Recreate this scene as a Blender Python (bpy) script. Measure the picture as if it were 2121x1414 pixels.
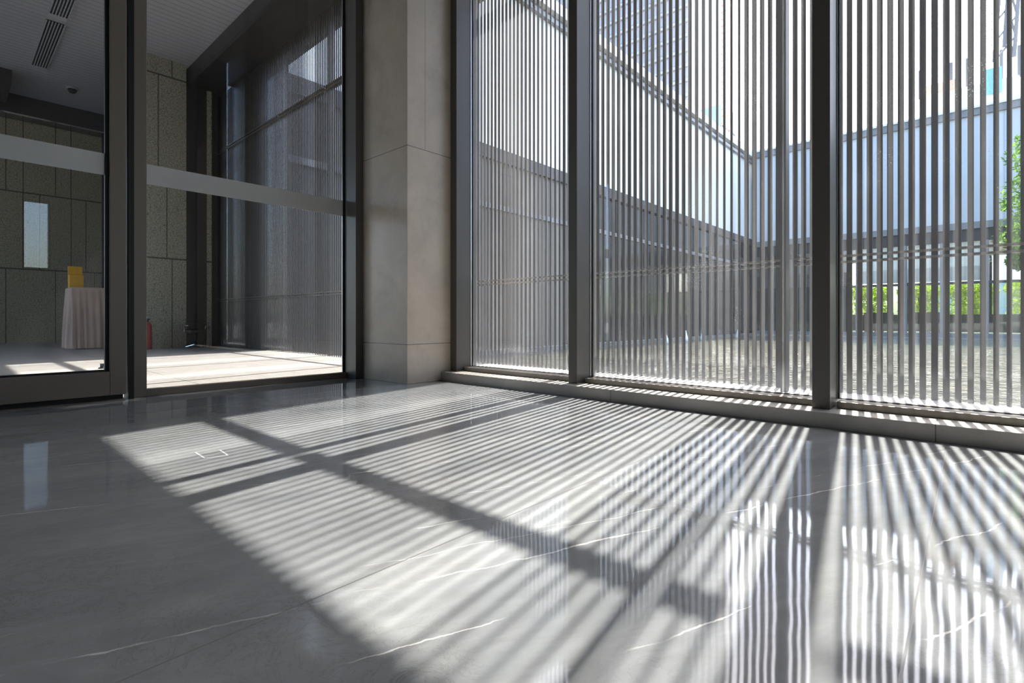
import bpy, bmesh, math, random
from mathutils import Vector, Matrix
random.seed(7)
SC = bpy.context.scene
COL = SC.collection
for o in list(bpy.data.objects):
    bpy.data.objects.remove(o, do_unlink=True)

# ------------------------------------------------------------------ camera, world, sun, exposure
YAW = math.atan(954.3 / 1060.5)
cam_d = bpy.data.cameras.new('camera')
cam_d.sensor_fit = 'HORIZONTAL'
cam_d.sensor_width = 36.0
cam_d.lens = 36.0 * 1060.5 / 2121.0
cam_d.shift_x = 0.0
cam_d.shift_y = -47.0 / 2121.0
cam_d.clip_start = 0.02
cam_d.clip_end = 600.0
cam = bpy.data.objects.new('camera', cam_d)
COL.objects.link(cam)
cam.location = (0, 0, 0.4)
cam.rotation_euler = (math.pi / 2, 0, YAW)
SC.camera = cam

SUN_DIR = Vector((-0.147, 1.0, 1.40)).normalized()      # towards the sun
sun_d = bpy.data.lights.new('sun', 'SUN')
sun_d.energy = 13.2
sun_d.angle = math.radians(0.53)
sun_d.color = (1.0, 0.93, 0.84)
sun = bpy.data.objects.new('sun', sun_d)
COL.objects.link(sun)
sun.location = (-2, 14, 20)
sun.rotation_euler = SUN_DIR.to_track_quat('Z', 'Y').to_euler()

world = bpy.data.worlds.new('world')
SC.world = world
world.use_nodes = True
wn = world.node_tree.nodes
wl = world.node_tree.links
wn.clear()
w_out = wn.new('ShaderNodeOutputWorld')
w_bg = wn.new('ShaderNodeBackground')
w_sky = wn.new('ShaderNodeTexSky')
w_sky.sky_type = 'NISHITA'
w_sky.sun_disc = False
w_sky.sun_elevation = math.radians(54.2)
w_sky.sun_rotation = math.radians(-8.4)
w_sky.air_density = 1.0
w_sky.dust_density = 3.0
w_sky.ozone_density = 1.5
w_bg.inputs['Strength'].default_value = 0.55
wl.new(w_sky.outputs['Color'], w_bg.inputs['Color'])
wl.new(w_bg.outputs['Background'], w_out.inputs['Surface'])

SC.view_settings.view_transform = 'Standard'
SC.view_settings.look = 'None'
SC.view_settings.gamma = 1.0
SC.view_settings.use_curve_mapping = False
SC.view_settings.exposure = 0.9


# ------------------------------------------------------------------ materials
def srgb(r, g, b):
    def f(c):
        c /= 255.0
        return c / 12.92 if c <= 0.04045 else ((c + 0.055) / 1.055) ** 2.4
    return (f(r), f(g), f(b), 1.0)


class NT:
    """small helper to write node trees"""
    def __init__(self, name):
        self.m = bpy.data.materials.new(name)
        self.m.use_nodes = True
        self.t = self.m.node_tree
        self.t.nodes.clear()
        self.out = self.n('ShaderNodeOutputMaterial')

    def n(self, typ, **kw):
        nd = self.t.nodes.new(typ)
        for k, v in kw.items():
            setattr(nd, k, v)
        return nd

    def l(self, a, b):
        self.t.links.new(a, b)

    def put(self, sock, v):
        if isinstance(v, bpy.types.NodeSocket):
            self.l(v, sock)
        else:
            sock.default_value = v

    def math(self, op, a, b=None, c=None, clamp=False):
        nd = self.n('ShaderNodeMath', operation=op, use_clamp=clamp)
        self.put(nd.inputs[0], a)
        if b is not None:
            self.put(nd.inputs[1], b)
        if c is not None:
            self.put(nd.inputs[2], c)
        return nd.outputs[0]

    def pos(self):
        g = self.n('ShaderNodeNewGeometry')
        return g.outputs['Position']

    def xyz(self, v=None):
        s = self.n('ShaderNodeSeparateXYZ')
        self.l(v if v is not None else self.pos(), s.inputs[0])
        return s.outputs[0], s.outputs[1], s.outputs[2]

    def vec(self, x, y, z):
        c = self.n('ShaderNodeCombineXYZ')
        for i, v in enumerate((x, y, z)):
            self.put(c.inputs[i], v)
        return c.outputs[0]

    def noise(self, vec, scale, detail=4.0, rough=0.55, dist=0.0):
        nd = self.n('ShaderNodeTexNoise')
        self.l(vec, nd.inputs['Vector'])
        nd.inputs['Scale'].default_value = scale
        nd.inputs['Detail'].default_value = detail
        nd.inputs['Roughness'].default_value = rough
        nd.inputs['Distortion'].default_value = dist
        return nd.outputs['Fac']

    def remap(self, v, a, b, c=0.0, d=1.0):
        nd = self.n('ShaderNodeMapRange')
        nd.clamp = True
        self.l(v, nd.inputs[0])
        for i, q in enumerate((a, b, c, d)):
            nd.inputs[i + 1].default_value = q
        return nd.outputs[0]

    def ramp(self, v, stops):
        nd = self.n('ShaderNodeValToRGB')
        self.l(v, nd.inputs[0])
        e = nd.color_ramp.elements
        while len(e) < len(stops):
            e.new(0.5)
        for i, (p, c) in enumerate(stops):
            e[i].position = p
            e[i].color = c
        return nd.outputs[0]

    def mix(self, fac, a, b):
        nd = self.n('ShaderNodeMix', data_type='RGBA')
        self.put(nd.inputs[0], fac)
        self.put(nd.inputs[6], a)
        self.put(nd.inputs[7], b)
        return nd.outputs[2]

    def bump(self, h, strength, dist=0.01):
        nd = self.n('ShaderNodeBump')
        nd.inputs['Strength'].default_value = strength
        nd.inputs['Distance'].default_value = dist
        self.l(h, nd.inputs['Height'])
        return nd.outputs[0]

    def principled(self, color, rough=0.5, metal=0.0, normal=None, ior=1.5, spec=0.5):
        p = self.n('ShaderNodeBsdfPrincipled')
        self.put(p.inputs['Base Color'], color)
        self.put(p.inputs['Roughness'], rough)
        self.put(p.inputs['Metallic'], metal)
        p.inputs['IOR'].default_value = ior
        p.inputs['Specular IOR Level'].default_value = spec
        if normal is not None:
            self.l(normal, p.inputs['Normal'])
        return p.outputs[0]

    def done(self, shader):
        self.l(shader, self.out.inputs['Surface'])
        return self.m

    def line(self, coord, at, half):
        """1 on a thin line where coord == at"""
        d = self.math('ABSOLUTE', self.math('SUBTRACT', coord, at))
        return self.remap(d, half * 0.6, half * 1.2, 1.0, 0.0)

    def many(self, vals):
        r = vals[0]
        for v in vals[1:]:
            r = self.math('MAXIMUM', r, v)
        return r

    def grid(self, coord, off, pitch, half):
        """1 on lines repeating every pitch"""
        a = self.math('SUBTRACT', coord, off)
        a = self.math('DIVIDE', a, pitch)
        f = self.math('SUBTRACT', a, self.math('ROUND', a))
        d = self.math('MULTIPLY', self.math('ABSOLUTE', f), pitch)
        return self.remap(d, half * 0.6, half * 1.2, 1.0, 0.0)


def plain(name, color, rough=0.5, metal=0.0, var=0.12, scale=6.0, spec=0.5):
    t = NT(name)
    p = t.pos()
    nz = t.noise(p, scale, 5.0)
    c = color
    lo = tuple(max(0, x * (1 - var)) for x in c[:3]) + (1,)
    hi = tuple(min(1, x * (1 + var)) for x in c[:3]) + (1,)
    col = t.ramp(nz, [(0.3, lo), (0.7, hi)])
    r = t.remap(nz, 0.2, 0.8, max(0.02, rough - 0.06), min(1, rough + 0.06))
    return t.done(t.principled(col, r, metal, spec=spec))


def m_marble():
    t = NT('polished_marble')
    x, y, z = t.xyz()
    p = t.pos()
    # along-vein (u) and across-vein (s) coordinates
    u = t.math('ADD', t.math('MULTIPLY', x, 0.39), t.math('MULTIPLY', y, 0.92))
    s = t.math('SUBTRACT', t.math('MULTIPLY', x, 0.92), t.math('MULTIPLY', y, 0.39))
    st = t.vec(t.math('MULTIPLY', u, 0.35), s, 0.0)
    big = t.noise(st, 5.0, 6.0, 0.6, 0.4)
    fine = t.noise(st, 26.0, 8.0, 0.7, 1.2)
    base = t.ramp(big, [(0.28, srgb(119, 124, 129)), (0.5, srgb(136, 140, 144)), (0.75, srgb(151, 154, 156))])
    base = t.mix(t.remap(fine, 0.35, 0.72, 0.0, 0.45), base, srgb(116, 117, 118))
    # dark hairline crackle
    cr = t.noise(p, 11.0, 9.0, 0.72, 2.2)
    crk = t.remap(t.math('ABSOLUTE', t.math('SUBTRACT', cr, 0.5)), 0.0, 0.012, 1.0, 0.0)
    crm = t.remap(t.noise(p, 2.3, 3.0), 0.46, 0.60, 0.0, 0.65)
    base = t.mix(t.math('MULTIPLY', crk, crm), base, srgb(98, 97, 96))
    # white calcite veins
    wob = t.math('MULTIPLY', t.math('SUBTRACT', t.noise(t.vec(t.math('MULTIPLY', u, 1.0), 0.0, s), 6.0, 5.0, 0.6), 0.5), 0.05)
    sw = t.math('ADD', s, wob)
    veins = []
    for k, (si, w, m0) in enumerate([(-.768, .0026, .44), (-.96, .0018, .52), (-.849, .0014, .49), (-1.465, .0024, .52), (-1.11, .0018, .52), (-.87, .0014, .5), (-1.547, .002, .5),
                                     (-1.375, .0018, .48), (-1.78, .0018, .5), (-2.1, .002, .5), (-2.35, .0018, .5), (-.62, .0016, .54), (-.50, .0020, .47), (-.36, .0022, .5), (-.22, .0014, .52), (-.05, .0018, .5), (.2, .002, .5), (-1.24, .0014, .55)]):
        d = t.math('ABSOLUTE', t.math('SUBTRACT', sw, si))
        v = t.remap(d, w * 0.35, w, 1.0, 0.0)
        msk = t.remap(t.noise(t.vec(u, k * 3.7, 0.0), 3.2, 3.0, 0.6), m0 + 0.02, m0 + 0.12, 0.0, 0.7)
        veins.append(t.math('MULTIPLY', v, msk))
    vein = t.many(veins)
    base = t.mix(vein, base, srgb(232, 231, 228))
    # slab joints
    jx = t.grid(x, -0.06, 0.64, 0.0014)
    jy = t.grid(y, 1.06, 1.28, 0.0014)
    j = t.math('MAXIMUM', jx, jy)
    col = t.mix(t.math('MULTIPLY', j, 0.75), base, srgb(70, 66, 62))
    wav = t.noise(t.vec(x, y, 0.0), 3.6, 2.0, 0.5)
    nrm = t.bump(wav, 0.13, 0.008)
    rough = t.math('ADD', t.remap(big, 0.3, 0.7, 0.030, 0.055), t.math('MULTIPLY', j, 0.3))
    return t.done(t.principled(col, rough, 0.0, nrm, 1.50))


def m_limestone(name, zl=(), yl=(), xl=(), tint=(204, 191, 175)):
    t = NT(name)
    p = t.pos()
    x, y, z = t.xyz(p)
    n1 = t.noise(p, 3.2, 8.0, 0.62, 0.8)
    n2 = t.noise(p, 38.0, 5.0, 0.6)
    r, g, b = tint
    col = t.ramp(n1, [(0.3, srgb(r - 16, g - 15, b - 13)), (0.52, srgb(r, g, b)), (0.74, srgb(r + 10, g + 10, b + 10))])
    col = t.mix(t.remap(n2, 0.55, 0.75, 0.0, 0.25), col, srgb(r - 36, g - 36, b - 34))
    ls = []
    for v in zl:
        ls.append(t.line(z, v, 0.0022))
    for (v, lo) in yl:
        ls.append(t.math('MULTIPLY', t.line(y, v, 0.0013), t.math('GREATER_THAN', z, lo)))
    for v in xl:
        ls.append(t.line(x, v, 0.0016))
    if ls:
        col = t.mix(t.math('MULTIPLY', t.many(ls), 0.8), col, srgb(52, 46, 40))
    return t.done(t.principled(col, t.remap(n2, 0.3, 0.7, 0.30, 0.42), 0.0))


def m_granite(name, horiz, joints, c0=(160, 159, 144)):
    """flamed granite cladding: joints = list of (coord 'x'/'y', at, zmin, zmax)"""
    t = NT(name)
    p = t.pos()
    x, y, z = t.xyz(p)
    sp = t.noise(p, 60.0, 4.0, 0.75)
    sp2 = t.noise(p, 27.0, 3.0, 0.7)
    big = t.noise(p, 0.8, 4.0)
    r, g, b = c0
    col = t.ramp(sp, [(0.36, srgb(r - 66, g - 66, b - 62)), (0.5, srgb(r, g, b)), (0.64, srgb(r + 34, g + 33, b + 30))])
    col = t.mix(t.remap(sp2, 0.6, 0.68, 0.0, 0.7), col, srgb(58, 56, 50))
    col = t.mix(t.remap(big, 0.35, 0.7, 0.0, 0.25), col, srgb(r - 20, g - 16, b - 26))
    ls = [t.line(z, h, 0.012) for h in horiz]
    for (c, at, z0, z1) in joints:
        k = t.line(x if c == 'x' else y, at, 0.007)
        k = t.math('MULTIPLY', k, t.math('GREATER_THAN', z, z0))
        k = t.math('MULTIPLY', k, t.math('LESS_THAN', z, z1))
        ls.append(k)
    col = t.mix(t.math('MULTIPLY', t.many(ls), 0.85), col, srgb(30, 29, 26))
    return t.done(t.principled(col, 0.6))


def m_glass(name, dust=0.03, tint=(0.95, 0.957, 0.95, 1), low=None, drops=True):
    t = NT(name)
    lw = t.n('ShaderNodeLayerWeight')
    lw.inputs[0].default_value = 0.5
    f = t.math('POWER', lw.outputs['Facing'], 5.0)
    f = t.math('ADD', t.math('MULTIPLY', f, 0.93), 0.045)
    tr = t.n('ShaderNodeBsdfTransparent')
    tr.inputs[0].default_value = tint
    gl = t.n('ShaderNodeBsdfGlossy')
    gl.inputs['Roughness'].default_value = 0.0
    gl.inputs['Color'].default_value = (0.95, 0.97, 1, 1)
    mx = t.n('ShaderNodeMixShader')
    t.l(f, mx.inputs[0]); t.l(tr.outputs[0], mx.inputs[1]); t.l(gl.outputs[0], mx.inputs[2])
    sh = mx.outputs[0]
    if dust > 0:
        p = t.pos()
        x, y, z = t.xyz(p)
        smear = t.noise(t.vec(x, y, t.math('MULTIPLY', z, 0.5)), 2.4, 5.0, 0.6, 0.6)
        d = t.remap(smear, 0.3, 0.8, dust * 0.6, dust * 1.7)
        if drops:
            vo = t.n('ShaderNodeTexVoronoi')
            t.l(p, vo.inputs['Vector'])
            vo.inputs['Scale'].default_value = 150.0
            dot = t.remap(vo.outputs['Distance'], 0.10, 0.2, 1.0, 0.0)
            dm = t.remap(t.noise(p, 7.0, 3.0), 0.52, 0.72, 0.0, 0.55)
            d = t.math('ADD', d, t.math('MULTIPLY', dot, dm))
        if low is not None:      # grime that gathers on the foot of the pane
            edge = t.math('ADD', z, t.math('MULTIPLY', t.math('SUBTRACT', t.noise(p, 5.0, 5.0), 0.5), 0.12))
            d = t.math('ADD', d, t.remap(edge, low, low + 0.16, 0.15, 0.0))
        d = t.math('MINIMUM', d, 0.7)
        df = t.n('ShaderNodeBsdfDiffuse'); df.inputs[0].default_value = (0.74, 0.78, 0.84, 1)  # dust film, its blue tint put in for the veil of the lens
        tl = t.n('ShaderNodeBsdfTranslucent'); tl.inputs[0].default_value = (0.74, 0.78, 0.84, 1)
        m2 = t.n('ShaderNodeMixShader'); m2.inputs[0].default_value = 0.5
        t.l(df.outputs[0], m2.inputs[1]); t.l(tl.outputs[0], m2.inputs[2])
        m3 = t.n('ShaderNodeMixShader')
        t.l(d, m3.inputs[0]); t.l(sh, m3.inputs[1]); t.l(m2.outputs[0], m3.inputs[2])
        sh = m3.outputs[0]
    return t.done(sh)


def m_water():
    t = NT('pool_water')
    x, y, z = t.xyz()
    v = t.vec(t.math('MULTIPLY', x, 1.0), t.math('MULTIPLY', y, 1.0), 0.0)
    n1 = t.noise(v, 2.6, 3.0, 0.6, 0.6)
    n2 = t.noise(v, 9.0, 3.0, 0.6, 0.3)
    h = t.math('ADD', n1, t.math('MULTIPLY', n2, 0.35))
    nrm = t.bump(h, 0.9, 0.16)
    col = t.ramp(n1, [(0.35, srgb(58, 58, 44)), (0.65, srgb(88, 86, 66))])
    return t.done(t.principled(col, 0.04, 0.0, nrm, 1.33))


def m_foliage(name, a, b):
    t = NT(name)
    oi = t.n('ShaderNodeNewGeometry')
    r = oi.outputs['Random Per Island']
    col = t.ramp(r, [(0.0, srgb(*a)), (1.0, srgb(*b))])
    df = t.n('ShaderNodeBsdfDiffuse'); t.l(col, df.inputs[0])
    tl = t.n('ShaderNodeBsdfTranslucent'); t.l(col, tl.inputs[0])
    mx = t.n('ShaderNodeMixShader'); mx.inputs[0].default_value = 0.5
    t.l(df.outputs[0], mx.inputs[1]); t.l(tl.outputs[0], mx.inputs[2])
    return t.done(mx.outputs[0])


def m_lines(name, color, line, axis, off, pitch, half, rough=0.5, metal=0.0, axis2=None, off2=0, pitch2=1, half2=.01):
    t = NT(name)
    p = t.pos()
    c = dict(zip('xyz', t.xyz(p)))
    nz = t.noise(p, 1.5, 4.0)
    col = t.mix(t.remap(nz, 0.3, 0.7, 0.0, 0.3), color, tuple(q * 0.85 for q in color[:3]) + (1,))
    k = t.grid(c[axis], off, pitch, half)
    if axis2:
        k = t.math('MAXIMUM', k, t.grid(c[axis2], off2, pitch2, half2))
    col = t.mix(k, col, line)
    return t.done(t.principled(col, rough, metal))


def m_brushed(name, color, rough=0.34, metal=0.75):
    t = NT(name)
    x, y, z = t.xyz()
    v = t.vec(t.math('MULTIPLY', x, 1.0), t.math('MULTIPLY', y, 1.0), t.math('MULTIPLY', z, 0.02))
    n1 = t.noise(v, 320.0, 3.0)
    col = t.mix(t.remap(n1, 0.3, 0.7, 0.0, 0.3), color, tuple(q * 0.93 for q in color[:3]) + (1,))
    return t.done(t.principled(col, t.remap(n1, 0.3, 0.7, rough - 0.01, rough + 0.01), metal))


def m_tower():
    t = NT('apartment_tower_wall')
    p = t.pos()
    x, y, z = t.xyz(p)
    nz = t.noise(p, 0.05, 4.0)
    col = t.ramp(nz, [(0.3, srgb(206, 198, 200)), (0.7, srgb(222, 214, 214))])
    k = t.grid(z, 0.0, 3.0, 0.12)
    col = t.mix(t.math('MULTIPLY', k, 0.4), col, srgb(140, 134, 134))
    return t.done(t.principled(col, 0.8))


M = {}
M['marble'] = m_marble()
M['column'] = m_limestone('limestone_column', (0.242, 1.46, 2.68), ((2.03, 1.46),))
M['curb'] = m_limestone('limestone_curb', xl=(-1.302, -0.09), tint=(180, 176, 170))
M['bronze'] = m_brushed('dark_bronze_metal', srgb(92, 89, 86), 0.36, 0.12)
M['door_bronze'] = m_brushed('door_bronze_metal', srgb(126, 117, 107), 0.42, 0.2)
M['sillmetal'] = m_brushed('sill_frame_metal', srgb(136, 131, 125), 0.45, 0.3)
M['slat'] = m_brushed('grey_bronze_slat', srgb(88, 85, 84), 0.38, 0.5)
M['rail'] = m_brushed('rail_metal', srgb(138, 134, 130), 0.33, 0.7)
M['black'] = plain('black_rubber', srgb(18, 18, 19), 0.55)
M['alu'] = m_brushed('bright_aluminium', srgb(190, 190, 190), 0.3, 0.9)
M['glass'] = m_glass('dusty_window_glass', 0.038, low=0.07)
M['door_glass'] = m_glass('door_glass', 0.0, drops=False)
M['clear_glass'] = m_glass('far_glass', 0.0, tint=(0.55, 0.68, 0.66, 1))
M['frost'] = plain('frosted_film', srgb(196, 197, 196), 0.7, var=0.03)
M['plaster'] = plain('grey_plaster', srgb(164, 164, 164), 0.8, var=0.05)
M['ceiling'] = plain('ceiling_paint', srgb(170, 172, 174), 0.85, var=0.03)
M['hallplaster'] = plain('hall_plaster', srgb(214, 210, 204), 0.8, var=0.04)
M['darkwall'] = plain('dark_panel', srgb(52, 50, 50), 0.6)
M['hallfloor'] = m_lines('hall_paving', srgb(172, 170, 168), srgb(112, 108, 104), 'x', -3.9, 0.62, 0.004, 0.42, 0, 'y', 2.25, 1.2, 0.004)
M['pier'] = m_granite('granite_pier', (1.225, 2.458, 3.715), [('y', 1.95, 2.458, 3.715), ('y', 2.112, 0, 1.225), ('y', 2.05, 1.225, 2.458), ('y', 2.11, 3.715, 5)])
M['backwall'] = m_granite('granite_back_wall', (1.217, 2.475),
                          [('y', 0.678, -1, 1.217), ('y', 1.28, -1, 1.217), ('y', 1.80, -1, 1.217),
                           ('y', 0.878, 1.217, 2.475), ('y', 1.08, 1.217, 2.475), ('y', 1.485, 1.217, 2.475), ('y', 1.682, 1.217, 2.475),
                           ('y', 0.678, 2.475, 5), ('y', 0.881, 2.475, 5), ('y', 1.28, 2.475, 5), ('y', 1.481, 2.475, 5)], (166, 160, 138))
M['hallceil'] = m_lines('ribbed_metal_ceiling', srgb(176, 176, 182), srgb(150, 150, 156), 'x', 0, 0.1, 0.012, 0.45)
M['sill'] = plain('pale_stone_sill', srgb(168, 167, 164), 0.55, var=0.05)
M['water'] = m_water()
M['cladding'] = m_lines('pale_cladding', srgb(236, 238, 238), srgb(200, 204, 206), 'y', 0, 0.9, 0.012, 0.5, 0.0)
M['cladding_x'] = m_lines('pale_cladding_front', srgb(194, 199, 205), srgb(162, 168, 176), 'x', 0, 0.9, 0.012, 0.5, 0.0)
M['coping'] = plain('coping_metal', srgb(120, 122, 124), 0.45, 0.3)
M['darkbeam'] = plain('dark_beam', srgb(48, 46, 46), 0.5)
M['darkglass'] = plain('dark_facade_glass', srgb(40, 44, 46), 0.06, 0.0, spec=0.8)
M['fin'] = m_lines('fin_wall', srgb(118, 113, 105), srgb(70, 67, 63), 'y', 0, 0.16, 0.03, 0.6)
M['tower'] = m_tower()
M['tower_window'] = plain('tower_window', srgb(198, 197, 206), 0.8)
M['net'] = plain('green_safety_net', srgb(196, 226, 206), 0.8)
M['orange'] = plain('orange_paint', srgb(236, 190, 165), 0.6)
M['white'] = plain('white_paint', srgb(225, 225, 225), 0.6)
M['bluewrap'] = plain('blue_site_sheet', srgb(130, 190, 222), 0.6)
M['greypaint'] = plain('grey_paint', srgb(120, 122, 126), 0.6)
M['leaf_green'] = m_foliage('tree_leaves', (40, 84, 22), (132, 178, 60))
M['leaf_yellow'] = m_foliage('hedge_leaves', (140, 160, 16), (236, 236, 64))
M['bark'] = plain('bark', srgb(84, 70, 56), 0.9, var=0.3, scale=20)
M['cloth'] = plain('pink_beige_cloth', srgb(196, 172, 160), 0.85, var=0.06)
M['yellow'] = plain('reflection_yellow', srgb(224, 170, 20), 0.6, var=0.05)
M['red'] = plain('red_paint', srgb(170, 40, 24), 0.4)
M['chrome'] = plain('chrome', srgb(225, 225, 228), 0.12, 1.0)
M['leather'] = plain('black_leather', srgb(26, 25, 25), 0.45)
M['wood'] = plain('brown_wood', srgb(96, 66, 40), 0.5)
M['pavers'] = plain('grey_pavers', srgb(150, 148, 144), 0.8)
M['curtain'] = m_lines('pale_curtain', srgb(238, 235, 226), srgb(214, 210, 200), 'x', 0, 0.22, 0.05, 0.9)
M['spray'] = plain('water_spray', srgb(235, 240, 245), 0.3)


# ------------------------------------------------------------------ mesh builder
class MB:
    def __init__(self):
        self.v = []
        self.f = []
        self.smooth = False

    def box(self, x0, x1, y0, y1, z0, z1):
        i = len(self.v)
        self.v += [(x0, y0, z0), (x1, y0, z0), (x1, y1, z0), (x0, y1, z0), (x0, y0, z1), (x1, y0, z1), (x1, y1, z1), (x0, y1, z1)]
        self.f += [tuple(i + k for k in q) for q in ((0, 3, 2, 1), (4, 5, 6, 7), (0, 1, 5, 4), (1, 2, 6, 5), (2, 3, 7, 6), (3, 0, 4, 7))]
        return self

    def bar(self, cx, cy, w, d, z0, z1, c=0.003):
        """upright bar with chamfered corners"""
        hx, hy = w / 2, d / 2
        c = min(c, hx * 0.45, hy * 0.45)
        pts = [(-hx + c, -hy), (hx - c, -hy), (hx, -hy + c), (hx, hy - c), (hx - c, hy), (-hx + c, hy), (-hx, hy - c), (-hx, -hy + c)]
        return self.prism([(cx + a, cy + b) for a, b in pts], z0, z1)

    def prism(self, pts, z0, z1):
        i = len(self.v)
        n = len(pts)
        self.v += [(a, b, z0) for a, b in pts] + [(a, b, z1) for a, b in pts]
        self.f.append(tuple(i + k for k in reversed(range(n))))
        self.f.append(tuple(i + n + k for k in range(n)))
        for k in range(n):
            q = (k + 1) % n
            self.f.append((i + k, i + q, i + n + q, i + n + k))
        return self

    def lathe(self, cx, cy, prof, seg=24):
        i = len(self.v)
        for (r, z) in prof:
            for k in range(seg):
                a = 2 * math.pi * k / seg
                self.v.append((cx + r * math.cos(a), cy + r * math.sin(a), z))
        for j in range(len(prof) - 1):
            for k in range(seg):
                q = (k + 1) % seg
                self.f.append((i + j * seg + k, i + j * seg + q, i + (j + 1) * seg + q, i + (j + 1) * seg + k))
        self.f.append(tuple(i + k for k in reversed(range(seg))))
        self.f.append(tuple(i + (len(prof) - 1) * seg + k for k in range(seg)))
        return self

    def tube(self, a, b, r, seg=8, r2=None):
        a, b = Vector(a), Vector(b)
        r2 = r if r2 is None else r2
        d = (b - a).normalized()
        s = d.orthogonal().normalized()
        t = d.cross(s)
        i = len(self.v)
        for p, rr in ((a, r), (b, r2)):
            for k in range(seg):
                an = 2 * math.pi * k / seg
                self.v.append(tuple(p + s * rr * math.cos(an) + t * rr * math.sin(an)))
        for k in range(seg):
            q = (k + 1) % seg
            self.f.append((i + k, i + q, i + seg + q, i + seg + k))
        self.f.append(tuple(i + k for k in reversed(range(seg))))
        self.f.append(tuple(i + seg + k for k in range(seg)))
        return self

    def build(self, name, mat, parent=None, smooth=False, bevel=0.0, seg=2):
        me = bpy.data.meshes.new(name)
        off = parent_loc(parent)
        me.from_pydata([(x - off[0], y - off[1], z - off[2]) for x, y, z in self.v], [], self.f)
        me.update()
        o = bpy.data.objects.new(name, me)
        COL.objects.link(o)
        me.materials.append(mat)
        if smooth:
            for p in me.polygons:
                p.use_smooth = True
        if parent is not None:
            o.parent = parent
        if bevel > 0:
            md = o.modifiers.new('bevel', 'BEVEL')
            md.width = bevel
            md.segments = seg
            md.limit_method = 'ANGLE'
        return o


def parent_loc(p):
    v = Vector((0, 0, 0))
    while p is not None:
        v += p.location
        p = p.parent
    return v


def empty(name, loc):
    o = bpy.data.objects.new(name, None)
    o.empty_display_size = 0.1
    o.location = loc
    COL.objects.link(o)
    return o


def tag(o, label=None, cat=None, group=None, kind=None):
    if label:
        o['label'] = label
    if cat:
        o['category'] = cat
    if group:
        o['group'] = group
    if kind:
        o['kind'] = kind
    return o


def struct(o, label=None):
    o['kind'] = 'structure'
    if label:
        o['label'] = label
    return o


def copy_tree(o, parent=None):
    c = o.copy()
    COL.objects.link(c)
    c.parent = parent
    for ch in [q for q in bpy.data.objects if q.parent == o]:
        copy_tree(ch, c)
    return c


# ------------------------------------------------------------------ the room shell
XD = -3.164           # inner face of the glazed door wall
YC = 2.16             # inner face of the window curb
XE, YB = 1.25, -5.0    # far right wall, back wall
ZC = 3.72
struct(MB().box(XD - 0.056, XE, YB, 2.30, -0.12, 0.0).build('floor', M['marble']), 'polished grey marble floor with white veins')
struct(MB().box(XD - 0.05, XE + 0.2, YB - 0.2, 2.42, ZC, ZC + 0.2).build('ceiling', M['ceiling']), 'plain white room ceiling')
struct(MB().box(XD - 0.2, XE + 0.2, YB - 0.2, YB, 0.0, ZC).build('wall_back', M['plaster']), 'plain plaster wall behind the camera')
mb = MB()                                            # right wall with one window opening
mb.box(XE, XE + 0.2, YB, 0.565, 0.0, ZC).box(XE, XE + 0.2, 0.80, 2.42, 0.0, ZC)
mb.box(XE, XE + 0.2, 0.565, 0.80, 0.0, 0.94).box(XE, XE + 0.2, 0.565, 0.80, 1.70, ZC)
struct(mb.build('wall_right', M['plaster']), 'plain plaster side wall with a window')
mb = MB()                                            # door wall: above the glazing and beyond the sliding leaf
mb.box(-3.26, XD, YB, -0.60, 0.0, ZC).box(-3.26, XD, -0.60, 1.90, 2.95, ZC)
struct(mb.build('wall_left', M['plaster']), 'plaster wall above and beside the glazed doors')

w = struct(empty('window_6', (XE + 0.1, 0.68, 0.94)), 'window in the far side wall')
MB().box(XE + 0.06, XE + 0.14, 0.565, 0.585, 0.94, 1.70).box(XE + 0.06, XE + 0.14, 0.78, 0.80, 0.94, 1.70).box(XE + 0.06, XE + 0.14, 0.585, 0.78, 0.94, 0.96).box(XE + 0.06, XE + 0.14, 0.585, 0.78, 1.68, 1.70).build('frame', M['bronze'], w)
MB().box(XE + 0.095, XE + 0.105, 0.585, 0.78, 0.96, 1.68).build('pane', M['door_glass'], w)

# stone corner column
struct(MB().box(-3.16, -2.563, 1.893, 2.44, 0.0, ZC).build('column', M['column'], bevel=0.0015, seg=1), 'beige limestone corner column with fine joints')

# stone curb under the windows
struct(MB().box(-2.563, XE, YC, 2.42, 0.0, 0.057).build('trim_1', M['curb'], bevel=0.001, seg=1), 'low pale stone curb under the windows')

m = MB()
P = [(-1.728, 0.505), (-1.637, 0.502), (-1.621, 0.558), (-1.705, 0.564)]
for (p, q) in zip(P[:-1], P[1:]):
    d = Vector((q[0] - p[0], q[1] - p[1])).normalized() * 0.0025
    m.prism([(p[0] + d.y, p[1] - d.x), (q[0] + d.y, q[1] - d.x), (q[0] - d.y, q[1] + d.x), (p[0] - d.y, p[1] + d.x)], 0.0001, 0.0006)
tag(m.build('floor_mark', M['ceiling']), 'faint pale bracket-shaped tape mark on the sunlit marble floor', 'tape mark')

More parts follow.
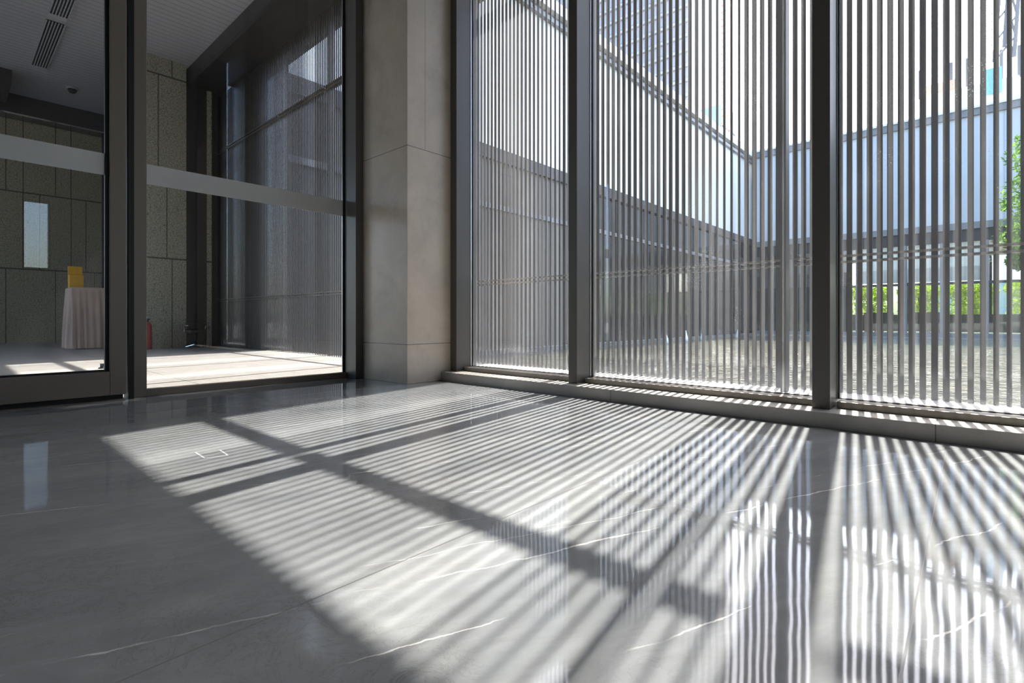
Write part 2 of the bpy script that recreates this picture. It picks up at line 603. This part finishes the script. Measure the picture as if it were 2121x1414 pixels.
# ------------------------------------------------------------------ windows
YG = 2.38
MUL = [(-2.555, -2.500), (-1.607, -1.553), (-0.460, -0.400), (0.690, 0.748), (1.194, 1.25)]
names = ['left window bay beside the stone column', 'middle window bay between two bronze mullions', 'right window bay at the picture edge', 'window bay right of the picture', 'window bay further right', 'last window bay']
for i in range(4):
    a0, a1 = MUL[i]
    b0 = MUL[i + 1][0]
    w = struct(empty('window_%d' % (i + 1) if i < 4 else 'window_%d' % (i + 1), ((a1 + b0) / 2, YG, 0.057)), names[i])
    f = MB().box(a0, a1, 2.237, 2.425, 0.057, ZC).build('mullion', M['bronze'], w, bevel=0.0015, seg=2)
    MB().box(a1, a1 + 0.004, 2.372, 2.376, 0.083, ZC).box(a1, a1 + 0.008, 2.3765, 2.386, 0.083, ZC).build('gasket', M['black'], w)
    MB().box(a1 + 0.0001, a1 + 0.003, 2.362, 2.371, 0.083, ZC).build('glazing_bead', M['alu'], w)
    MB().box(a1 + 0.012, b0, 2.293, 2.425, 0.057, 0.083).build('sill_frame', M['sillmetal'], w, bevel=0.002)
    MB().box(a1, b0, 2.370, 2.392, 0.0832, 0.0862).build('sill_gasket', M['black'], w)
    MB().box(a1, b0, 2.293, 2.425, ZC - 0.06, ZC).build('head_frame', M['bronze'], w)
    MB().box(a1, b0, YG - 0.004, YG + 0.004, 0.083, ZC - 0.06).build('pane', M['glass'], w)
struct(MB().box(1.194, XE, 2.237, 2.425, 0.057, ZC).build('wall_front', M['bronze']), 'dark metal wall end beyond the windows')

# ------------------------------------------------------------------ glazed door wall
d = struct(empty('door_1', (-3.145, 0.03, 0.027)), 'sliding glass door leaf in a bronze frame')
y0, y1 = -0.55, 0.609
MB().box(-3.17, -3.12, y1 - 0.067, y1, 0.027, 2.9).build('stile', M['door_bronze'], d, bevel=0.003)
MB().box(-3.17, -3.12, y0, y0 + 0.067, 0.027, 2.9).build('stile', M['door_bronze'], d, bevel=0.003)
MB().box(-3.17, -3.12, y0 + 0.067, y1 - 0.067, 0.027, 0.143).build('bottom_rail', M['door_bronze'], d, bevel=0.003)
MB().box(-3.17, -3.12, y0 + 0.067, y1 - 0.067, 2.83, 2.9).build('top_rail', M['door_bronze'], d, bevel=0.003)
MB().box(-3.160, -3.138, y1 - 0.082, y1 - 0.067, 0.143, 2.83).box(-3.160, -3.138, y0 + 0.067, y1 - 0.082, 0.143, 0.152).build('glazing_bead', M['black'], d)
MB().box(-3.150, -3.140, y0 + 0.01, y1 - 0.01, 0.005, 0.027).build('bottom_seal', M['black'], d)
MB().box(-3.152, -3.146, y0 + 0.067, y1 - 0.07, 0.143, 2.83).build('pane', M['door_glass'], d)
MB().box(-3.1455, -3.1445, y0 + 0.067, y1 - 0.078, 1.100, 1.205).build('safety_strip', M['frost'], d)
MB().box(-3.215, -3.12, 0.616, 0.640, 0.0, 2.95).build('gap_fill', M['black'], d)  # black strip put in for the shade of the open gap at the jamb

w = struct(empty('window_5', (-3.19, 1.25, 0.0)), 'fixed glass panel beside the sliding door')
MB().box(-3.215, -3.164, 0.645, 0.703, 0.0, 2.95).build('jamb', M['door_bronze'], w, bevel=0.002)
MB().box(-3.215, -3.164, 0.703, 1.8365, 0.0, 0.036).build('threshold', M['door_bronze'], w, bevel=0.002)
MB().box(-3.215, -3.164, 0.703, 1.8365, 2.9, 2.95).build('head_frame', M['door_bronze'], w)
MB().box(-3.202, -3.194, 0.703, 1.822, 0.036, 2.9).build('pane', M['door_glass'], w)
MB().box(-3.1935, -3.1925, 0.703, 1.820, 1.100, 1.205).build('safety_strip', M['frost'], w)
MB().box(-3.205, -3.190, 1.826, 1.8365, 0.036, 2.9).build('gasket', M['black'], w)
MB().box(-3.202, -3.195, 1.8215, 1.826, 0.036, 2.9).build('glazing_bead', M['alu'], w)
MB().box(-3.215, -3.050, 1.8365, 1.893, 0.0, 2.95).build('mullion', M['bronze'], w, bevel=0.002)
struct(MB().box(-3.20, -3.10, -0.6, 0.60, 0.0005, 0.004).build('trim_2', M['door_bronze']), 'flat metal floor track below the sliding door')

# ------------------------------------------------------------------ the hall beyond the glass
HB = -11.6
struct(MB().box(-13.0, XD - 0.056, YB, 2.42, -0.12, 0.0).build('hall_floor', M['hallfloor']), 'pale paved hall floor')
mb = MB().box(-13.0, XD - 0.10, YB, 2.32, 3.95, 4.15)
struct(mb.build('hall_ceiling', M['hallceil']), 'ribbed grey hall ceiling')
struct(MB().box(-13.0, XD - 0.10, 2.32, 2.70, 3.70, 4.15).build('hall_header', M['darkwall']), 'dark dropped header above the hall screen')
struct(MB().box(HB - 0.3, HB, -1.6, 1.9, 0.0, 3.95).box(HB - 0.3, HB, YB, -1.6, 3.4, 3.95).build('hall_wall_back', M['backwall']), 'granite clad far wall of the hall')  # gap at the unseen end added to let daylight in
struct(MB().box(-8.7, -8.2, 1.60, 2.283, 0.0, 3.95).build('hall_wall_pier', M['pier']), 'granite clad pier beside the hall screen')
mb = MB().box(-13.0, -11.5, YB - 0.2, YB, 0.0, 4.0).box(-10.1, -6.3, YB - 0.2, YB, 0.0, 4.0).box(-4.2, XD - 0.10, YB - 0.2, YB, 0.0, 4.0).box(-11.5, -10.1, YB - 0.2, YB, 3.4, 4.0).box(-6.3, -4.2, YB - 0.2, YB, 3.4, 4.0)  # unseen openings added here to brighten the hall
struct(mb.build('hall_wall_side', M['hallplaster']), 'side wall of the hall with unseen openings added for daylight')
struct(MB().box(-40, 30, -40, YB - 0.2, -0.3, -0.02).build('forecourt', M['pavers']), 'paved forecourt outside the openings added to the hall')
struct(MB().box(-8.6, -8.25, 2.283, 2.555, 0.0, 3.7).box(-8.6, -8.25, 2.616, 2.70, 0.0, 3.7).build('hall_passage_shade', M['darkwall']), 'dark panels standing in for shade in the passage beside the hall screen')  # dark panels put in for the shade of the open passage
struct(MB().box(-8.6, -8.235, 2.555, 2.616, 0.0, 3.7).build('hall_wall_strip', M['pier']), 'narrow granite strip between dark panels and screen')
struct(MB().box(HB - 0.3, HB + 0.05, 1.9, 2.70, 0.0, 3.95).build('hall_wall_corner', M['darkwall']), 'dark corner of the far hall wall')
# bulkhead with a chrome linear grille along the far wall
struct(MB().box(HB, HB + 0.35, -1.6, 2.3, 3.655, 3.9495).box(HB + 0.35, HB + 1.4, -1.6, 0.66, 3.78, 3.9495).build('hall_bulkhead', M['darkwall']), 'dark bulkhead over the far wall')
g = empty('air_grille', (HB + 0.18, 0.3, 3.655))
tag(g, 'long chrome linear air grille under the dark bulkhead', 'air grille')
for y in (-1.5, 2.1):
    MB().box(HB + 0.01, HB + 0.35, y, y + 0.02, 3.63, 3.6545).build('end_cap', M['bronze'], g)
for k in range(6):
    x = HB + 0.03 + k * 0.058
    MB().box(x, x + 0.022, -1.48, 2.1, 3.632, 3.654).build('blade', M['chrome'], g)

# ceiling slot diffusers: one long run of two lengths with blank plates between
def diffuser(xa, xb, yc, label):
    e = empty('slot_diffuser', ((xa + xb) / 2, yc, 3.95))
    tag(e, label, 'air vent', 'slot diffusers in the hall ceiling')
    MB().box(xa, xb, yc - 0.085, yc + 0.085, 3.944, 3.9495).build('backing', M['black'], e)
    fr = MB()
    for k in range(7):
        y = yc - 0.085 + k * 0.0275
        fr.box(xa, xb, y, y + 0.011, 3.932, 3.944)
    fr.build('bar_grille', M['hallceil'], e)
    MB().box(xa - 0.14, xa, yc - 0.085, yc + 0.085, 3.940, 3.9495).build('end_plate', M['ceiling'], e)
diffuser(-9.75, -8.15, 0.90, 'far length of the slot diffuser in the hall ceiling')
diffuser(-7.95, -5.6, 0.90, 'near length of the slot diffuser in the hall ceiling')

cm = empty('dome_camera', (-10.3, 1.33, 3.95))
tag(cm, 'small dome camera on the hall ceiling', 'security camera')
MB().lathe(-10.3, 1.33, [(0.055, 3.925), (0.075, 3.935), (0.075, 3.95)]).build('base', M['ceiling'], cm, True)
MB().lathe(-10.3, 1.33, [(0.004, 3.865), (0.03, 3.872), (0.052, 3.895), (0.058, 3.925)]).build('dome', M['black'], cm, True)

# skirted table, and a yellow box for a reflection
def skirt(x0, x1, y0, y1, z0, z1):
    """pleated cloth skirt hanging round a rectangular top"""
    me = MB()
    per = []
    for (a, b, n) in (((x1, y0), (x1, y1), 60), ((x1, y1), (x0, y1), 70), ((x0, y1), (x0, y0), 60), ((x0, y0), (x1, y0), 70)):
        for k in range(n):
            q = k / n
            per.append((a[0] + (b[0] - a[0]) * q, a[1] + (b[1] - a[1]) * q))
    cx, cy = (x0 + x1) / 2, (y0 + y1) / 2
    rows = 10
    for r in range(rows + 1):
        q = r / rows
        z = z1 + (z0 - z1) * q
        for k, (x, y) in enumerate(per):
            amp = 0.022 * min(1, q * 2.2) * (0.6 + 0.4 * math.sin(k * 0.13))
            w_ = amp * math.sin(k * 2 * math.pi / 11.0 + 0.8 * math.sin(q * 2 + k * 0.05)) + 0.03 * q
            nx, ny = x - cx, y - cy
            if abs(nx) / (x1 - x0) > abs(ny) / (y1 - y0):
                nx, ny = math.copysign(1, nx), 0
            else:
                nx, ny = 0, math.copysign(1, ny)
            me.v.append((x + nx * w_, y + ny * w_, z))
    n = len(per)
    for r in range(rows):
        for k in range(n):
            q = (k + 1) % n
            me.f.append((r * n + k, (r + 1) * n + k, (r + 1) * n + q, r * n + q))
    return me
tb = empty('skirted_table', (-8.95, 1.295, 0.0))
tag(tb, 'small table with a pleated pink-beige cloth skirt in the hall', 'table')
MB().box(-9.2, -8.7, 1.115, 1.475, 0.785, 0.815).build('tabletop', M['cloth'], tb, bevel=0.008)
skirt(-9.2, -8.7, 1.115, 1.475, 0.012, 0.79).build('table_skirt', M['cloth'], tb, True)
for (x, y) in ((-9.15, 1.16), (-8.76, 1.16), (-9.15, 1.43), (-8.76, 1.43)):
    MB().tube((x, y, 0), (x, y, 0.785), 0.016).build('leg', M['chrome'], tb)
yb = empty('reflection_box', (-8.95, 1.21, 0.815))  # solid box put in for a translucent yellow reflection in the glass
tag(yb, 'yellow box standing in for a reflection over the skirted table', 'box')
MB().box(-9.02, -8.88, 1.12, 1.265, 0.8155, 0.985).build('body', M['yellow'], yb, bevel=0.003)
MB().box(-8.985, -8.95, 1.115, 1.26, 0.985, 1.10).build('back_card', M['yellow'], yb)

# low swivel chair in the passage
ch = empty('swivel_chair', (-7.98, 2.34, 0.0))
tag(ch, 'low black swivel chair with chrome base beside the granite pier', 'chair')
cx, cy = -7.98, 2.34
MB().box(cx - 0.12, cx + 0.12, cy - 0.10, cy + 0.10, 0.20, 0.25).build('seat', M['leather'], ch, bevel=0.02, seg=3)
MB().box(cx - 0.14, cx - 0.10, cy - 0.10, cy + 0.10, 0.25, 0.36).build('backrest', M['leather'], ch, bevel=0.015, seg=3)
for s in (-1, 1):
    MB().tube((cx - 0.05, cy + s * 0.13, 0.22), (cx - 0.05, cy + s * 0.13, 0.30), 0.008).box(cx - 0.09, cx + 0.05, cy + s * 0.13 - 0.018, cy + s * 0.13 + 0.018, 0.30, 0.314).build('armrest', M['chrome'], ch)
MB().lathe(cx, cy, [(0.02, 0.05), (0.02, 0.20)]).build('column', M['leather'], ch, True)
mb = MB()
for k in range(5):
    a = 2 * math.pi * k / 5 + 0.3
    mb.tube((cx, cy, 0.05), (cx + 0.13 * math.cos(a), cy + 0.13 * math.sin(a), 0.014), 0.010, 8, 0.007)
mb.build('star_base', M['chrome'], ch)

# red extinguisher half hidden by the jamb
fx, fy = -9.7, 2.12
fx, fy = -8.05, 1.79
ex = empty('fire_extinguisher', (fx, fy, 0.0))
tag(ex, 'red fire extinguisher standing against the granite pier behind the door jamb', 'fire extinguisher')
MB().lathe(fx, fy, [(0.05, 0.0), (0.055, 0.01), (0.055, 0.30), (0.04, 0.345), (0.02, 0.36)]).build('body', M['red'], ex, True)
MB().lathe(fx, fy, [(0.018, 0.36), (0.018, 0.39)]).box(fx - 0.01, fx + 0.08, fy - 0.012, fy + 0.012, 0.385, 0.402).build('valve', M['black'], ex)
ds = MB().lathe(-5.2, 0.86, [(0.03, 0.0), (0.03, 0.008), (0.018, 0.012), (0.018, 0.035), (0.022, 0.04)]).build('door_stop', M['black'], None, True)
tag(ds, 'small black door stop on the sunlit hall floor', 'door stop')

# ------------------------------------------------------------------ slat screen outside the glass
YS = 2.75
PITCH = 0.0371
X_FIRST = -0.4147
POST0, POSTP = -0.653, 1.133
ZT = 3.70
slats = [X_FIRST + PITCH * k for k in range(-222, 62)]
posts = [POST0 + POSTP * k for k in range(-7, 3)]        # -8.584 ... 1.613
plabels = {
    1.613: None}
def screen(xl, xr, label, zb):
    """one screen panel from post centre xl to post centre xr"""
    e = empty('slat_screen', ((xl + xr) / 2, YS, zb))
    tag(e, label, 'slat screen', 'vertical slat screen panels')
    s = MB()
    for x in slats:
        if xl + 0.002 < x <= xr + 0.002:
            q = (x - xl) / (xr - xl)               # the fins turn edge-on about three quarters along each panel
            wd = 0.0220
            if 0.5 < q <= 0.68:
                wd = 0.0220 - 0.0070 * (q - 0.5) / 0.18
            elif 0.68 < q < 0.79:
                wd = 0.0120
            s.bar(x + random.uniform(-.0006, .0006), YS, wd, 0.006, zb, ZT, 0.002)
    s.build('slat_panel', M['slat'], e)
    for (z, hgt) in ((0.653, 0.010), (0.680, 0.010), (2.845, 0.014), (2.880, 0.014)):
        spans = [(xl + 0.016, xr - 0.016)]
        if z > 2 and xl < -0.5 < xr:
            spans = [(xl + 0.016, -0.548), (-0.43, xr - 0.016)]      # the upper rail is broken beside the mullion
        r = MB()
        for (a, b) in spans:
            r.box(a, b, YS - 0.016, YS - 0.0035, z, z + hgt).box(a, b, YS + 0.0035, YS + (0.016 if z < 2 else 0.035), z, z + hgt)
        r.build('rail', M['rail'], e)
    yp = YS - 0.15 if xl > -2 else YS + 0.04
    MB().box(xl - 0.012, xl + 0.012, yp, yp + 0.06, zb, ZT).build('post', M['slat'], e, bevel=0.002, seg=1)
    return e
labels = ['slat screen panel at the far end of the hall', 'second slat screen panel from the far end of the hall', 'third slat screen panel from the far end of the hall',
          'slat screen panel in the hall, second from the door mullion', 'slat screen panel in the hall just left of the door mullion', 'slat screen panel hidden behind the stone column',
          'slat screen panel behind the left and middle window panes', 'slat screen panel behind the second mullion and right window pane', 'slat screen panel at the right picture edge']
labels = ['dark slat screen panel at the far end of the hall', 'second dark slat screen panel from the far end of the hall', 'slat screen panel at the middle of the hall',
          'slat screen panel seen through the fixed door glass nearest its mullion', 'slat screen panel behind the stone column', 'slat screen panel behind the narrow left window bay',
          'slat screen panel behind the middle window bay', 'slat screen panel crossing the second mullion and right window bay', 'slat screen panel beyond the right picture edge']
for k in range(len(posts) - 1):
    screen(posts[k], posts[k + 1], labels[k], 0.0 if posts[k] < -3.3 else 0.062)

struct(MB().box(-13.0, XE + 0.2, 2.425, 2.86, -0.8, 0.0).build('outer_ledge', M['sill']), 'pale stone ledge under the slat screen')
struct(MB().box(-2.7, XE + 0.2, 2.425, 2.765, 0.0005, 0.062).build('outer_sill', M['sill']), 'pale stone sill outside the windows')
struct(MB().box(-13.0, XE + 0.2, 2.70, 3.01, 3.70, 4.4).build('roof_eave', M['darkwall']), 'roof eave above the slat screen')
struct(MB().box(-13.2, XE + 0.3, YB - 0.2, 2.70, 4.15, 4.4).build('roof', M['darkwall']), 'flat roof over room and hall')
struct(MB().box(-8.43, -6.6, 2.87, 3.0, -0.8, ZT - 0.001).build('wall_outer_end', M['darkwall']), 'dark outer wall behind the far end of the hall screen')
struct(MB().box(-3.30, -2.80, 2.44, 2.60, 0.0625, ZT).build('wall_stub', M['darkwall']), 'dark wall end between hall and room')

# ------------------------------------------------------------------ the pool courtyard
ZW = -0.42
struct(MB().box(-8.4, 14.0, 2.86, 27.0, ZW - 0.25, ZW).build('pool_water', M['water']), 'rippling grey-green pool water')
struct(MB().box(-60, 90, 27.0, 140, ZW - 0.5, ZW + 0.06).build('terrace', M['pavers']), 'grey terrace behind the pool')
struct(MB().box(14.0, 60, 2.86, 27.0, ZW - 0.5, ZW + 0.06).build('side_terrace', M['pavers']), 'grey terrace beside the pool')

# left wing: pale upper band over dark glazing
XW = -8.434
lw = empty('courtyard_wing', (XW, 14, ZW))
tag(lw, 'long left wing with a pale upper wall above dark glazing beside the pool', 'building')
MB().box(XW - 6, XW, 2.95, 34.4, 4.45, 8.3).build('upper_wall', M['cladding'], lw)
MB().box(XW - 6.1, XW + 0.12, 2.9, 34.4, 8.3, 8.42).box(XW - 6.1, XW + 0.04, 2.9, 34.4, 8.42, 8.55).build('roof_coping', M['coping'], lw)
MB().box(XW - 6.1, XW + 0.2, 2.9, 34.4, 8.55, 8.85).build('roof_edge', M['cladding'], lw)
MB().box(XW - 6, XW + 0.06, 2.95, 34.4, 4.15, 4.45).build('lintel', M['darkbeam'], lw)
MB().box(XW - 5, XW - 0.05, 11.9, 34.4, ZW + 0.1, 4.15).build('dark_glazing', M['darkglass'], lw)
MB().box(XW - 5, XW - 0.02, 4.6, 11.9, ZW + 0.1, 4.15).build('fin_wall', M['fin'], lw)
MB().box(XW - 5, XW - 0.02, 2.95, 4.6, ZW + 0.1, 4.15).build('dark_panel', M['darkwall'], lw)
for y in [12.2 + 2.1 * k for k in range(8)]:
    MB().box(XW - 0.05, XW + 0.02, y, y + 0.07, ZW + 0.1, 4.15).build('frame_post', M['darkbeam'], lw)
MB().box(XW - 0.05, XW + 0.03, 2.95, 27.3, 3.0, 3.12).build('transom', M['greypaint'], lw)
MB().box(XW - 0.3, XW + 0.28, 2.95, 27.2, ZW - 0.2, ZW + 0.10).build('plinth', M['coping'], lw)

# right wing / pavilion across the pool
YW = 27.39
rw = empty('pool_pavilion', (2.0, YW, ZW))
XP = XW + 0.31
tag(rw, 'glazed pavilion across the pool below a pale blue-grey upper wall', 'building')
MB().box(XP, 16, YW, YW + 7, 4.25, 8.45).build('upper_wall', M['cladding_x'], rw)
MB().box(XP, 16, YW - 0.10, YW + 7, 8.45, 8.72).build('roof_coping', M['coping'], rw)
MB().box(XP, 16, YW - 0.16, YW + 7, 8.72, 8.80).build('roof_edge', M['white'], rw)
MB().box(XP, 16, YW - 0.05, YW + 0.5, 3.98, 4.25).build('fascia', M['coping'], rw)
MB().box(XP, 16, YW + 0.05, YW + 7, 3.5, 3.98).build('soffit_beam', M['darkbeam'], rw)
MB().box(XP, 16, YW + 0.10, YW + 0.14, ZW + 0.2, 1.80).build('lower_glazing', M['clear_glass'], rw)
MB().box(XP, 16, YW + 0.10, YW + 0.14, 1.90, 3.5).build('upper_glazing', M['door_glass'], rw)
for x in (-8.2, -6.4, -4.45, -3.86, -2.135, -0.954, 0.425, 2.1, 3.8, 5.5, 7.2, 9, 11):
    MB().box(x - 0.05, x + 0.05, YW + 0.02, YW + 0.2, ZW + 0.06, 3.5).build('frame_post', M['greypaint'], rw)
MB().box(XP, 16, YW + 0.03, YW + 0.18, 1.80, 1.90).build('transom', M['darkbeam'], rw)
MB().box(XP, 16, YW - 0.35, YW + 0.2, ZW - 0.2, ZW + 0.22).build('plinth', M['coping'], rw)
MB().box(XP, 16, YW + 0.3, YW + 7, ZW + 0.05, ZW + 0.16).build('pavilion_floor', M['wood'], rw)
MB().box(XP, 16, YW + 6.95, YW + 7.1, ZW + 0.06, 0.62).build('rear_wall', M['greypaint'], rw)
MB().box(-3.8, 0.4, YW + 0.3, YW + 0.36, 1.95, 3.45).build('curtain', M['curtain'], rw)
MB().box(XW - 6, -4.4, YW + 2.0, YW + 2.1, ZW + 0.1, 3.5).build('inner_wall', M['greypaint'], rw)
MB().box(-1.05, -0.95, YW + 6.8, YW + 6.95, ZW + 0.1, 3.5).box(-2.6, -2.5, YW + 6.8, YW + 6.95, ZW + 0.1, 3.5).box(0.6, 0.7, YW + 6.8, YW + 6.95, ZW + 0.1, 3.5).build('rear_post', M['darkbeam'], rw)

# dining set inside the pavilion
def dining_chair(x, y, rz):
    e = empty('dining_chair', (x, y, ZW + 0.16))
    z = ZW + 0.16
    MB().box(x - .22, x + .22, y - .22, y + .22, z + .42, z + .48).build('seat', M['leather'], e, bevel=0.02)
    MB().box(x - .22, x + .22, y + .18, y + .22, z + .48, z + .95).build('backrest', M['leather'], e, bevel=0.02)
    for sx in (-1, 1):
        for sy in (-1, 1):
            MB().tube((x + sx * .19, y + sy * .19, z), (x + sx * .19, y + sy * .19, z + .42), .018).build('leg', M['leather'], e)
    return e
tx = [-3.3, -1.55]
c0 = None
TZ = ZW + 0.16
for i, x in enumerate(tx):
    e = empty('dining_table', (x, YW + 2.2, TZ))
    tag(e, ('left' if i == 0 else 'right') + ' one of two dark dining tables inside the pavilion', 'table', 'pavilion dining tables')
    MB().box(x - .5, x + .5, YW + 1.8, YW + 2.6, TZ + .71, TZ + .75).build('tabletop', M['wood'], e, bevel=0.01)
    for sx in (-1, 1):
        for sy in (-1, 1):
            MB().box(x + sx * .45 - .025, x + sx * .45 + .025, YW + 2.2 + sy * .35 - .025, YW + 2.2 + sy * .35 + .025, TZ, TZ + .71).build('leg', M['leather'], e)
    for j, dx in enumerate((-.25, .27)):
        for side in (-1, 1):
            lab = 'dark dining chair at the %s pavilion table, %s %s side' % (('left', 'right')[i], ('left', 'right')[j], ('pool', 'garden')[side > 0])
            if c0 is None:
                c0 = dining_chair(0, 0, 0)
                c = c0
            else:
                c = copy_tree(c0)
            c.location = (x + dx, YW + 2.2 + side * .65, TZ)
            c.rotation_euler = (0, 0, 0 if side > 0 else math.pi)
            tag(c, lab, 'chair', 'dining chairs in the pavilion')

# small fountain jets by the left wing
for k, (y, hgt) in enumerate(((16.3, 0.34), (17.9, 0.40), (19.4, 0.30), (23.4, 0.36), (25.6, 0.30))):
    j = MB().lathe(XW + 0.75, y, [(0.11, ZW), (0.075, ZW + hgt * .35), (0.03, ZW + hgt * .8), (0.01, ZW + hgt)], 12).build('fountain_jet', M['spray'], None, True)
    tag(j, ['nearest white water jet in front of the left wing', 'second nearest white water jet before the left wing', 'third white water jet before the left wing', 'fourth white water jet before the left wing', 'farthest white water jet in the pool corner'][k], 'fountain jet', 'water jets along the left wing')


# ------------------------------------------------------------------ trees and hedge
def leaves(center, rad, n, size, rng, shell=0.55):
    m = MB()
    for _ in range(n):
        while True:
            p = Vector((rng.uniform(-1, 1), rng.uniform(-1, 1), rng.uniform(-1, 1)))
            if shell * rng.random() < p.length <= 1:
                break
        c = Vector(center) + Vector((p.x * rad[0], p.y * rad[1], p.z * rad[2]))
        a = Vector((rng.gauss(0, 1), rng.gauss(0, 1), rng.gauss(0, 1))).normalized()
        b = a.orthogonal().normalized()
        s = size * rng.uniform(.6, 1.3)
        i = len(m.v)
        m.v += [tuple(c - a * s), tuple(c + b * s * .45), tuple(c + a * s), tuple(c - b * s * .45)]
        m.f.append((i, i + 1, i + 2, i + 3))
    return m


def tree(x, y, z0, h, clumps, mat, label, group, seed, lsize=0.085, per=1000):
    rng = random.Random(seed)
    e = empty('tree', (x, y, z0))
    tag(e, label, 'tree', group)
    tr = MB().tube((x, y, z0), (x + .08, y, z0 + h * .5), .13, 10, .09)
    tr.tube((x + .08, y, z0 + h * .5), (x - .1, y + .1, z0 + h * .85), .09, 8, .04)
    al = MB()
    for (dx, dy, dz, r) in clumps:
        c = (x + dx, y + dy, z0 + dz)
        tr.tube((x + .05, y, z0 + h * .42), c, .045, 6, .015)
        q = leaves(c, (r, r, r * .8), per, lsize, rng)
        i = len(al.v)
        al.v += q.v
        al.f += [tuple(i + k for k in f) for f in q.f]
    tr.build('trunk', M['bark'], e, True)
    al.build('foliage', mat, e)
    return e
tree(2.3, 22.5, ZW + 0.3, 7.2, [(-.9, 0, 3.2, .9), (-.75, .2, 4.4, 1.0), (-.6, -.2, 5.6, 1.0), (.3, .1, 4.2, 1.3), (.5, 0, 5.4, 1.3), (-.2, .2, 6.3, .9), (-1.0, 0, 2.4, .55), (1.2, 0, 4.8, 1.2)], M['leaf_green'],
     'leafy green tree in front of the pavilion at the right edge', None, 3)
struct(MB().box(1.4, 3.2, 21.6, 23.4, ZW - 0.2, ZW + 0.3).build('tree_planter', M['coping']), 'square stone planter in the pool')
for i, (x, r) in enumerate(((-6.9, 1.05), (-4.6, 1.0), (-2.3, 1.05), (0.0, 1.0), (2.3, 1.05), (4.6, 1.0), (6.9, 1.05))):
    tree(x, YW + 10 + .4 * (i % 3), ZW, 2.6, [(0, 0, 1.8, r), (0, 0, 1.15, r), (.45, .1, 2.3, r * .6), (-.45, -.1, 2.4, r * .6)], M['leaf_yellow'],
         'yellow-green bush behind the pavilion, %s from the left' % ['first', 'second', 'third', 'fourth', 'fifth', 'sixth', 'seventh'][i], 'sunny bushes behind the pavilion', 20 + i, .10, 600)

# ------------------------------------------------------------------ far city
tw = empty('apartment_tower', (-60, 110, 0))
tag(tw, 'tall pale apartment tower rising behind the left wing', 'building')
ty = 100.0
tx1 = -11.66 * ty / 27.39
tx0 = tx1 - 34
MB().box(tx0, tx1, ty, ty + 22, ZW, 84).build('wall', M['tower'], tw)
for zz in range(11):
    z = 43 + zz * 3.0
    for xx in range(8):
        x = tx1 - 2.4 - xx * 3.0
        MB().box(x - 1.1, x + 0.5, ty - 0.12, ty + 0.3, z, z + 1.7).build('window', M['tower_window'], tw)
    MB().box(tx0, tx1 + 0.2, ty - 0.5, ty - 0.13, z - 0.9, z - 0.5).build('balcony_band', M['white'], tw)

nb = empty('netted_building', (-36.1, 93, 0))
tag(nb, 'low building wrapped in pale green netting behind the left wing', 'building')
bx = -10.4 * 90 / 27.39
mb = MB().box(bx - 2.1, bx + 2.1, 90, 96, ZW, 37.5).build('net_wall', M['net'], nb)
for k in range(6):
    MB().box(bx - 2.2, bx + 2.2, 89.8, 96.2, 15 + k * 3.7, 15.25 + k * 3.7).build('scaffold_deck', M['greypaint'], nb)


def mast(x, y, h, w, mat, label, cat, z0=ZW):
    e = empty('hoist_mast', (x, y, z0))
    tag(e, label, cat)
    m = MB()
    for sx in (-1, 1):
        for sy in (-1, 1):
            m.tube((x + sx * w, y + sy * w, z0), (x + sx * w, y + sy * w, z0 + h), w * .12, 4)
    m.build('chord', mat, e)
    b = MB()
    n = int(h / (w * 2.2))
    for k in range(n):
        z = z0 + k * w * 2.2
        s = 1 if k % 2 else -1
        b.tube((x - w * s, y - w, z), (x + w * s, y - w, z + w * 2.2), w * .1, 4)
        b.tube((x - w, y - w * s, z), (x - w, y + w * s, z + w * 2.2), w * .1, 4)
        b.tube((x - w, y - w, z), (x + w, y - w, z), w * .12, 4)
    b.build('lattice', mat, e)
    return e
D = 110.0
def far(px, Y):
    """ground point seen at image column px on the plane y = Y"""
    t = (px - 1060.5) / 1060.5
    dx = -math.sin(YAW) + math.cos(YAW) * t
    dy = math.cos(YAW) + math.sin(YAW) * t
    return dx / dy * Y
mast(far(1503, 80), 80, 62, 0.48, M['orange'], 'orange lattice hoist mast behind the courtyard corner', 'mast')
mast(far(2046, 100), 100, 84, 0.5, M['orange'], 'thin lattice crane mast at the upper right', 'crane')
# building site at the right
sx0, sx1 = far(1905, 80), far(2112, 80)
st = empty('building_site', ((sx0 + sx1) / 2, 80, 0))
tag(st, 'unfinished building with orange and blue site hoarding above the pavilion roof', 'building')
MB().box(sx0, sx1, 80, 92, ZW, 27.5).build('frame', M['white'], st)
MB().box(sx0, far(1990, 80), 79.7, 79.99, 27.5, 28.6).build('hoarding', M['orange'], st)
MB().box(far(2040, 80), far(2075, 80), 79.6, 79.98, 26.0, 28.8).build('site_sheet', M['bluewrap'], st)
for k in range(7):
    x = sx0 + (sx1 - sx0) * k / 6
    MB().box(x - .15, x + .15, 80.5, 80.8, 27.5, 31).build('starter_column', M['greypaint'], st)
# slanting dark jib
jb = empty('crane_jib', (far(2092, 70), 70, 30))
tag(jb, 'slanting grey crane jib at the top right corner', 'crane')
a = Vector((far(2080, 70), 70, 26)); b = Vector((far(2135, 70), 70, 62))
m = MB()
for (dx, dz) in ((-.7, 0), (.7, 0), (0, 1.2)):
    m.tube(a + Vector((dx, 0, dz)), b + Vector((dx, 0, dz)), .16, 6)
m.build('chord', M['greypaint'], jb)
m = MB()
for k in range(18):
    p = a.lerp(b, k / 18); q = a.lerp(b, (k + 1) / 18)
    m.tube(p + Vector((-.7, 0, 0)), q + Vector((.7, 0, 0)), .09, 5)
    m.tube(p + Vector((.7, 0, 0)), q + Vector((0, 0, 1.2)), .09, 5)
m.build('lattice', M['greypaint'], jb)
